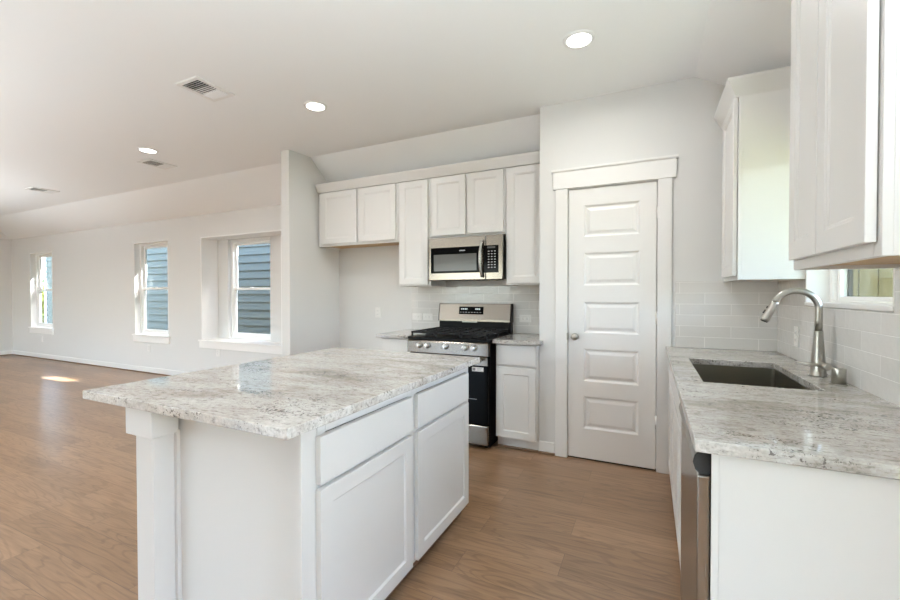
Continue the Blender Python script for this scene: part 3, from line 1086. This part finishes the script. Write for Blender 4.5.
fc = thing('kitchen_faucet', 'brushed nickel gooseneck faucet with pull down spray head', 'faucet', (0.698, 2.447, 0.914))
bd = lathe(bmesh.new(), [(0.033, 0), (0.033, 0.005), (0.0305, 0.009), (0.0285, 0.030), (0.0165, 0.200), (0.0165, 0.206)], 32)
obj('body', bd, M['nickel'], fc)
path = [(0, 0, 0.206), (0, 0, 0.255), (0, 0, 0.300)]
ac, ar = (-0.083, 0.306), 0.083
for k in range(1, 23):
    a = math.radians(k * 7.2)
    path.append((ac[0] + ar * math.cos(a), 0, ac[1] + ar * math.sin(a)))
obj('gooseneck', tube(bmesh.new(), path, 0.0145, 20), M['nickel'], fc)
e = Vector(path[-1])
d = (Vector(path[-1]) - Vector(path[-2])).normalized()
hd = [e + d * s for s in (0.001, 0.006, 0.032, 0.088, 0.100)]
ho = obj('spray_head', tube(bmesh.new(), hd, [0.0155, 0.0162, 0.0172, 0.0185, 0.0170], 20), M['nickel'], fc)
obj('spray_face', tube(bmesh.new(), [e + d * 0.100, e + d * 0.103], 0.0145, 20), M['rubber'], ho)
side = Vector((d.z, 0, -d.x)).normalized()
if side.x > 0:
    side = -side
bt = bmesh.new()
tube(bt, [e + d * 0.036 + side * 0.0155, e + d * 0.036 + side * 0.0195], 0.0055, 12)
tube(bt, [e + d * 0.050 + side * 0.0158, e + d * 0.068 + side * 0.0178], 0.0055, 12)
obj('spray_button', bt, M['rubber'], ho, 'black spray button')
hv = bmesh.new()
sd = Vector((0.30, -1, 0)).normalized()
tube(hv, [Vector((0, 0, 0.048)), sd * 0.030 + Vector((0, 0, 0.049)), sd * 0.058 + Vector((0, 0, 0.050)), sd * 0.063 + Vector((0, 0, 0.050))], [0.0155, 0.0165, 0.0165, 0.013], 20)
ho2 = obj('handle_hub', hv, M['nickel'], fc)
lv = bmesh.new()
p0 = sd * 0.045 + Vector((0, 0, 0.052))
tube(lv, [p0, p0 + Vector((-0.03, 0.002, 0.002)), p0 + Vector((-0.105, 0.004, 0.010))], [0.0075, 0.0068, 0.0055], 12)
obj('lever', lv, M['nickel'], fc)

cp = thing('dishwasher_air_gap', 'short brushed nickel cylinder cap beside the faucet base', 'air gap', (0.705, 2.238, 0.914))
obj('cap', lathe(bmesh.new(), [(0.0235, 0.004), (0.0235, 0.066), (0.022, 0.069), (0.004, 0.0695)], 28), M['nickel'], cp)
obj('base_ring', lathe(bmesh.new(), [(0.029, 0), (0.029, 0.004), (0.0255, 0.005)], 28), M['nickel'], cp)

# ------------------------------------------------------------------ dishwasher
dw = thing('dishwasher', 'stainless dishwasher under the right counter, its door edge towards the camera', 'dishwasher', (0.118, 1.282, 0))
DWW = 0.592
obj('tub', box(bmesh.new(), 0.036, 0.58, 0.006, DWW - 0.006, 0.09, 0.865), M['steel_dark'], dw)
obj('door_panel', box(bmesh.new(), 0.0, 0.034, 0, DWW, 0.10, 0.808, 0.006, 3), M['steel_v'], dw)
prof = [(0.034, 0.872), (0.004, 0.872), (-0.006, 0.858), (-0.010, 0.840), (-0.005, 0.822), (0.006, 0.812), (0.034, 0.812)]
obj('control_panel', prism(bmesh.new(), prof, 'y', 0.006, DWW - 0.006), M['steel_dark'], dw, 'dark control strip with pocket handle')
for a in (0.0, DWW - 0.006):
    obj('end_cap', prism(bmesh.new(), prof, 'y', a, a + 0.0058), M['rubber'], dw, 'black plastic end cap')
for k in range(6):
    bt = box(bmesh.new(), -0.0035, -0.0005, 0.12 + k * 0.065, 0.145 + k * 0.065, 0.8625, 0.8655)
    obj('button', bt, M['print'], dw)
obj('toe_panel', box(bmesh.new(), 0.05, 0.06, 0.004, DWW - 0.004, 0.0, 0.095), M['black'], dw)

# ------------------------------------------------------------------ range
RX0, RX1 = -1.942, -1.178
RW = RX1 - RX0
rg = thing('gas_range', 'stainless gas range with black cooktop between the white cabinets', 'stove', (RX0, 3.20, 0))
RD = YR - TT - 3.20            # depth available
b = bmesh.new()
box(b, 0.0, RW, 0.045, RD - 0.005, 0.02, 0.905, 0.003)
obj('body', b, M['black'], rg, 'black enamel sides')
for fx_ in (0.05, RW - 0.05):
    for fy in (0.10, RD - 0.08):
        obj('foot', lathe(bmesh.new(), [(0.018, 0.0), (0.018, 0.021)], 14, Matrix.Translation((fx_, fy, 0))), M['rubber'], rg)
dwr = box(bmesh.new(), 0.006, RW - 0.006, 0.0, 0.044, 0.042, 0.205, 0.010, 3)
obj('storage_drawer', dwr, M['steel'], rg, 'stainless storage drawer')
dr_ = box(bmesh.new(), 0.006, RW - 0.006, 0.004, 0.044, 0.213, 0.770, 0.006, 2)
od = obj('oven_door', dr_, M['blackglass'], rg, 'black glass oven door')
obj('door_rail', box(bmesh.new(), 0.006, RW - 0.006, 0.000, 0.006, 0.700, 0.771, 0.002), M['steel'], od)
obj('window_line', box(bmesh.new(), 0.10, RW - 0.10, 0.002, 0.005, 0.418, 0.422), M['steel_dark'], od)
hb = bmesh.new()
tube(hb, [(0.045, -0.048, 0.752), (RW - 0.045, -0.048, 0.752)], 0.0135, 18)
for a in (0.055, RW - 0.055):
    tube(hb, [(a, 0.002, 0.752), (a, -0.048, 0.752)], 0.011, 14)
obj('oven_handle', hb, M['steel'], rg, 'stainless bar handle')
st = box(bmesh.new(), RW - 0.142, RW - 0.042, 0.0015, 0.0045, 0.652, 0.686)
sk_ = obj('energy_sticker', st, M['label'], od, 'white sticker')
ib = bmesh.new()
box(ib, RW - 0.138, RW - 0.112, 0.0008, 0.0016, 0.657, 0.681)
for k in range(3):
    box(ib, RW - 0.104, RW - 0.050 - 0.012 * (k % 2), 0.0008, 0.0016, 0.6565 + k * 0.0095, 0.6595 + k * 0.0095)
obj('sticker_print', ib, M['ink'], sk_)
cpn = bmesh.new()
prism(cpn, [(0.05, 0.775), (0.000, 0.778), (-0.003, 0.782), (-0.003, 0.876), (0.006, 0.886), (0.05, 0.890)], 'x', 0.0, RW)
obj('control_panel', cpn, M['steel'], rg, 'stainless knob panel')
for kx in (-1.819, -1.739, -1.564, -1.379, -1.303):
    m4 = Matrix.Translation((kx - RX0, -0.002, 0.843)) @ Matrix.Rotation(PI / 2, 4, 'X')
    k_ = lathe(bmesh.new(), [(0.026, -0.002), (0.026, 0.006), (0.0225, 0.010), (0.0205, 0.032), (0.018, 0.036), (0.004, 0.0365)], 24, m4)
    ko = obj('burner_knob', k_, M['knob'], rg)
    pt = bmesh.new()
    box(pt, -0.0035, 0.0035, -0.0185, 0.0185, 0.034, 0.0405, 0.001)
    bmesh.ops.transform(pt, matrix=m4, verts=pt.verts[:])
    obj('knob_grip', pt, M['knob'], ko)
ct = bmesh.new()
box(ct, 0.0, RW, 0.0, RD - 0.09, 0.890, 0.916, 0.006, 2)
obj('cooktop', ct, M['black'], rg, 'black enamel cooktop')
for bx, by, br_ in ((0.15, 0.15, 0.05), (RW - 0.15, 0.15, 0.055), (0.15, 0.42, 0.042), (RW - 0.15, 0.42, 0.042), (RW / 2, 0.285, 0.05)):
    bu = lathe(bmesh.new(), [(br_, 0), (br_, 0.008), (br_ * 0.8, 0.012), (br_ * 0.8, 0.018), (br_ * 0.3, 0.021)], 24, Matrix.Translation((bx, by, 0.9155)))
    obj('burner', bu, M['iron'], rg)
third = (RW - 0.03) / 3
for k in range(3):
    gb = bmesh.new()
    x0 = 0.015 + k * third + 0.002
    x1 = x0 + third - 0.004
    y0, y1 = 0.035, RD - 0.115
    zz0, zz1 = 0.944, 0.960
    w2 = 0.006
    for xx in (x0 + w2, x1 - w2, (x0 + x1) / 2):
        box(gb, xx - w2, xx + w2, y0, y1, zz0, zz1, 0.002)
    for yy in (y0 + w2, y1 - w2, (y0 + y1) / 2, y0 + (y1 - y0) * .25, y0 + (y1 - y0) * .75):
        box(gb, x0, x1, yy - w2, yy + w2, zz0, zz1, 0.002)
    for xx in (x0 + 0.008, x1 - 0.008):
        for yy in (y0 + 0.008, y1 - 0.008, (y0 + y1) / 2):
            box(gb, xx - 0.007, xx + 0.007, yy - 0.007, yy + 0.007, 0.9155, zz0 + 0.004, 0.002)
    obj('grate', gb, M['iron'], rg, 'black cast iron grate')
bgb = bmesh.new()
box(bgb, 0.004, RW - 0.004, RD - 0.085, RD - 0.004, 0.905, 1.035, 0.003)
obj('rear_riser', bgb, M['black'], rg)
vt = box(bmesh.new(), RW * 0.34, RW * 0.55, RD - 0.090, RD - 0.0845, 1.010, 1.022, 0.002)
obj('vent_lip', vt, M['steel_dark'], rg)
bp_ = bmesh.new()
prism(bp_, [(RD - 0.004, 1.022), (RD - 0.098, 1.022), (RD - 0.098, 1.040), (RD - 0.072, 1.192), (RD - 0.064, 1.197), (RD - 0.004, 1.197)], 'x', 0.006, RW - 0.006)
bk = obj('backguard', bp_, M['steel'], rg, 'stainless backguard with clock')
for a, c in ((0.0, 0.0058), (RW - 0.0058, RW)):
    obj('backguard_end', prism(bmesh.new(), [(RD - 0.004, 1.020), (RD - 0.100, 1.020), (RD - 0.100, 1.042), (RD - 0.074, 1.194), (RD - 0.064, 1.199), (RD - 0.004, 1.199)], 'x', a, c), M['black'], rg)


def on_guard(name, x0, x1, z0, z1, lift, th, mat, parent):
    """thin plate lying on the sloped backguard face"""
    s = (0.098 - 0.072) / (1.192 - 1.040)
    bm = bmesh.new()
    ya = RD - 0.098 + (z0 - 1.040) * s - lift
    yb = RD - 0.098 + (z1 - 1.040) * s - lift
    prism(bm, [(ya, z0), (yb, z1), (yb + th, z1), (ya + th, z0)], 'x', x0, x1)
    return obj(name, bm, mat, parent)


dp = on_guard('display', RW * 0.295, RW * 0.635, 1.092, 1.166, 0.0015, 0.004, M['blackglass'], bk)
# clock digits and key legends, small bars
segs = []
for k, w_ in enumerate((0.012, 0.012, 0.016, 0.010)):
    on_guard('clock_digit', RW * 0.325 + k * 0.019, RW * 0.325 + k * 0.019 + w_, 1.136, 1.150, 0.0022, 0.0012, M['digits'], dp)
for k in range(3):
    on_guard('clock_digit', RW * 0.525 + k * 0.018, RW * 0.525 + k * 0.018 + 0.013, 1.136, 1.150, 0.0022, 0.0012, M['digits'], dp)
for k in range(8):
    on_guard('key_legend', RW * 0.31 + k * 0.030, RW * 0.31 + k * 0.030 + 0.016, 1.108, 1.113, 0.0022, 0.0012, M['print'], dp)

# ------------------------------------------------------------------ microwave
MX0, MX1, MZ0, MZ1, MYF = -1.896, -1.158, 1.420, 1.8175, 3.512
MW = MX1 - MX0
MH = MZ1 - MZ0
mw = thing('microwave', 'stainless over the range microwave with curved vertical handle', 'microwave', (MX0, MYF, MZ0))
obj('body', box(bmesh.new(), 0.004, MW - 0.004, 0.030, YR - TT - MYF - 0.002, 0.004, MH - 0.002, 0.002), M['steel_dark'], mw)
xd = MW * 0.785                                      # door / keypad seam
obj('door_frame', box(bmesh.new(), 0, xd - 0.0015, 0, 0.030, 0.0, MH, 0.005, 2), M['steel'], mw, 'stainless door')
obj('keypad_frame', box(bmesh.new(), xd + 0.0015, MW, 0, 0.030, 0.0, MH, 0.005, 2), M['steel'], mw)
wd = obj('door_window', box(bmesh.new(), 0.026, xd - 0.052, -0.0015, 0.002, 0.066, 0.305, 0.001), M['blackglass'], mw, 'black door glass')
obj('screen', box(bmesh.new(), 0.058, xd - 0.088, -0.0022, -0.001, 0.086, 0.240), M['mesh_glass'], wd)
lg = bmesh.new()
for k in range(7):
    box(lg, 0.322 + k * 0.0085, 0.322 + k * 0.0085 + 0.0058, -0.0022, -0.0013, 0.266, 0.2755)
obj('maker_mark', lg, M['print'], wd, 'small pale lettering')
kp = obj('keypad', box(bmesh.new(), xd - 0.018, MW - 0.038, -0.0015, 0.002, 0.062, 0.305, 0.001), M['blackglass'], mw, 'black keypad')
for r_ in range(7):
    for c_ in range(3):
        zz = 0.105 + r_ * 0.024
        xx = xd + 0.022 + c_ * 0.029
        obj('key', box(bmesh.new(), xx, xx + 0.014, -0.0022, -0.0013, zz, zz + 0.006), M['print'], kp)
obj('clock_window', box(bmesh.new(), xd + 0.016, xd + 0.090, -0.0022, -0.0013, 0.278, 0.294), M['mesh_glass'], kp)
hb = bmesh.new()
n = 14
hp = []
for k in range(n + 1):
    s = k / n
    hp.append((xd - 0.030 - 0.010 * math.sin(PI * s), -0.018 - 0.032 * math.sin(PI * s), 0.022 + s * 0.328))
for (p, q) in zip(hp, hp[1:]):
    pass
ringv = []
for p in hp:
    x, y, z = p
    ringv.append([bm_ for bm_ in (hb.verts.new((x - 0.014, y + 0.008, z)), hb.verts.new((x - 0.009, y - 0.006, z)), hb.verts.new((x + 0.009, y - 0.006, z)), hb.verts.new((x + 0.014, y + 0.008, z)))])
for a, b_ in zip(ringv, ringv[1:]):
    for k in range(4):
        j = (k + 1) % 4
        f = hb.faces.new((a[k], a[j], b_[j], b_[k]))
        f.smooth = True
hb.faces.new(ringv[0][::-1])
hb.faces.new(ringv[-1])
for zz in (0.030, 0.342):
    box(hb, xd - 0.042, xd - 0.020, -0.020, 0.001, zz - 0.012, zz + 0.012, 0.002)
bmesh.ops.recalc_face_normals(hb, faces=hb.faces[:])
obj('door_handle', hb, M['steel_v'], mw, 'curved stainless handle')
tv = bmesh.new()
for k in range(20):
    box(tv, 0.04 + k * 0.033, 0.04 + k * 0.033 + 0.022, 0.05, 0.20, 0.0005, 0.0035)
obj('under_grille', tv, M['black'], mw)


# ------------------------------------------------------------------ outlets
def outlet(label, loc, rz, horiz=False, group=None):
    """faces -y at rz=0 ; loc on the wall surface"""
    root = thing('power_outlet', label, 'outlet', loc, rz, group)
    w_, h_ = (0.114, 0.070) if horiz else (0.070, 0.114)
    obj('cover_plate', box(bmesh.new(), -w_ / 2, w_ / 2, -0.006, 0.0, -h_ / 2, h_ / 2, 0.002, 2), M['plastic'], root)
    for s in (-1, 1):
        dx, dz = (s * 0.0195, 0) if horiz else (0, s * 0.0195)
        rb_ = box(bmesh.new(), dx - 0.0145, dx + 0.0145, -0.0085, -0.0055, dz - 0.0145, dz + 0.0145, 0.003)
        ro = obj('receptacle', rb_, M['plastic'], root)
        sl = bmesh.new()
        for q in (-0.006, 0.006):
            if horiz:
                box(sl, dx - 0.005, dx + 0.004, -0.0090, -0.0084, dz + q - 0.001, dz + q + 0.001)
            else:
                box(sl, dx + q - 0.001, dx + q + 0.001, -0.0090, -0.0084, dz - 0.004, dz + 0.005)
        obj('slots', sl, M['ink'], ro)
    return root


outlet('white upright outlet on the bare wall of the fridge gap', (-2.764, YR, 1.084), 0)
outlet('sideways white outlet on the tile left of the range, further from it', (-2.250, YR - TT, 1.050), 0, True)
outlet('sideways white outlet on the tile left of the range, close against it', (-2.118, YR - TT, 1.050), 0, True)
outlet('sideways outlet on the tile right of the range', (-1.062, YR - TT, 1.056), 0, True)
outlet('white outlet on the right wall tile behind the faucet', (XW - TT, 2.965, 1.048), -PI / 2)
outlet('white outlet low on the living wall under the leftmost window', (-11.077, YW, 0.396), 0)
outlet('white outlet low on the living wall under the middle window', (-7.408, YW, 0.413), 0)
outlet('white outlet low on the living wall under the deep boxed window', (-5.694, YW, 0.440), 0)

# ------------------------------------------------------------------ ceiling fittings


def can(label, x, y):
    root = thing('recessed_light', label, 'ceiling light', (x, y, ZC))
    tr = lathe(bmesh.new(), [(0.068, -0.004), (0.070, -0.009), (0.078, -0.012), (0.088, -0.009), (0.092, 0.0)], 40, cap=False)
    obj('trim_ring', tr, M['trim'], root)
    ln = lathe(bmesh.new(), [(0.069, -0.0075), (0.069, -0.005)], 40)
    obj('lens', ln, M['lens'], root, 'glowing white lens')
    return root


can('lit round recessed ceiling light nearest the pantry door', *CANS[0])
can('lit round recessed ceiling light in front of the fridge gap cabinets', *CANS[1])
can('lit round recessed ceiling light furthest left, over the living room', *CANS[2])


def vent(label, x, y):
    root = thing('ceiling_vent', label, 'air vent', (x, y, ZC))
    hx_, hy_ = 0.122, 0.152
    f = holed(bmesh.new(), 'z', -0.010, 0.010, -hx_, hx_, -hy_, hy_, [(-hx_ + 0.034, hx_ - 0.034, -hy_ + 0.034, hy_ - 0.034)])
    bmesh.ops.bevel(f, geom=[e for e in f.edges if len(e.link_faces) == 2 and e.calc_face_angle() > 1.0], offset=0.003, segments=1, affect='EDGES')
    obj('frame', f, M['trim'], root)
    obj('duct_shade', box(bmesh.new(), -hx_ + 0.036, hx_ - 0.036, -hy_ + 0.036, hy_ - 0.036, -0.0015, -0.0005), M['dark'], root)  # flat dark sheet painted as the shade behind the louvers
    n_ = 12
    y0_, y1_ = -hy_ + 0.038, hy_ - 0.038
    for k in range(n_):
        yc = y0_ + (y1_ - y0_) * (k + 0.5) / n_
        tilt = (0.9, 0.25, -0.85)[k * 3 // n_]
        s = box(bmesh.new(), -hx_ + 0.035, hx_ - 0.035, -0.0075, 0.0075, -0.0006, 0.0006)
        bmesh.ops.rotate(s, cent=(0, 0, 0), matrix=Matrix.Rotation(tilt, 3, 'X'), verts=s.verts[:])
        obj('louver', move(s, 0, yc, -0.0075), M['trim'], root)
    return root


v0 = vent('white louvered ceiling vent nearest the camera, above the island', -2.932, 2.008)
copy_thing(v0, (-5.10, 2.90, ZC), 'white louvered ceiling vent just beyond the furthest left ceiling light')
copy_thing(v0, (-7.85, 2.90, ZC), 'white ceiling vent at the far left of the living room')

# ------------------------------------------------------------------ outdoors
nh = thing('neighbor_house', 'blue grey lap sided house across the side yard', 'house', (-4.0, 6.6, -0.3))
HX0, HX1, HH = -13.75, 9.5, 5.70
bm = bmesh.new()
lap = 0.178
pts = [(0.12, 0.0)]
z = 0.0
prof = []
while z < HH:
    prof.append((-0.026, z))
    prof.append((0.0, min(z + lap, HH)))
    z += lap
prof = [(0.15, 0.0)] + prof + [(0.15, HH)]
prism(bm, prof, 'x', HX0, HX1)
obj('lap_siding', bm, M['siding'], nh)
obj('side_wall', box(bmesh.new(), HX0, HX0 + 0.15, 0.15, 9.0, 0, HH), M['siding'], nh)
obj('corner_board', box(bmesh.new(), HX0 - 0.02, HX0 + 0.10, -0.03, 0.10, 0, HH), M['house_trim'], nh)
bm = prism(bmesh.new(), [(-0.05, HH - 0.10), (9.2, HH - 0.10), (9.2, HH + 0.05), (4.6, HH + 0.6), (-0.05, HH + 0.05)], 'x', HX0 - 0.1, HX1)
obj('roof', bm, M['roofing'], nh)

fn = thing('wood_fence', 'yellow green wooden board fence outside the sink window', 'fence', (0.30, 5.55, -0.3))
for k in range(28):
    h_ = 1.95 + random.uniform(-0.01, 0.01)
    obj('board', box(bmesh.new(), k * 0.145, k * 0.145 + 0.139, 0.0 + random.uniform(0, .004), 0.02, 0.02, h_, 0.003), M['fence'], fn)
for z_ in (0.3, 1.7):
    obj('rail', box(bmesh.new(), 0.0, 4.05, 0.026, 0.066, z_, z_ + 0.09, 0.003), M['fence'], fn)


def shrub(name, label, loc, h_, r_, mat, n_, leaf=0.07):
    root = thing(name, label, 'shrub', loc)
    st_ = bmesh.new()
    for k in range(5):
        a = 2 * PI * k / 5
        tube(st_, [(0, 0, 0), (0.3 * r_ * math.cos(a), 0.3 * r_ * math.sin(a), h_ * 0.4), (0.6 * r_ * math.cos(a), 0.6 * r_ * math.sin(a), h_ * 0.8)], [0.02, 0.014, 0.006], 6)
    obj('stems', st_, M['bark'], root)
    fb = bmesh.new()
    for k in range(n_):
        th, u = random.uniform(0, 2 * PI), random.uniform(-1, 1)
        rr = random.random() ** 0.4
        c = Vector((r_ * rr * math.sqrt(1 - u * u) * math.cos(th), r_ * rr * math.sqrt(1 - u * u) * math.sin(th), h_ * 0.58 + h_ * 0.42 * rr * u))
        q = Matrix.Rotation(random.uniform(0, 6.3), 3, 'Z') @ Matrix.Rotation(random.uniform(-1.2, 1.2), 3, 'X')
        s = leaf * random.uniform(0.6, 1.2)
        vs_ = [fb.verts.new(c + q @ Vector(p)) for p in ((-s * .45, 0, 0), (0, -s, .1 * s), (s * .45, 0, 0), (0, s, .1 * s))]
        fb.faces.new(vs_)
    fo = obj('foliage', fb, mat, root)
    return root


shrub('garden_shrub', 'yellow leaved shrub seen low through the leftmost window', (-19.3, 7.1, -0.3), 1.9, 0.75, M['leaf'], 2600, 0.09)
shrub('garden_shrub', 'dark green tree bush seen behind the yellow shrub outside', (-21.5, 8.6, -0.3), 2.6, 1.0, M['leaf_green'], 2600, 0.11)
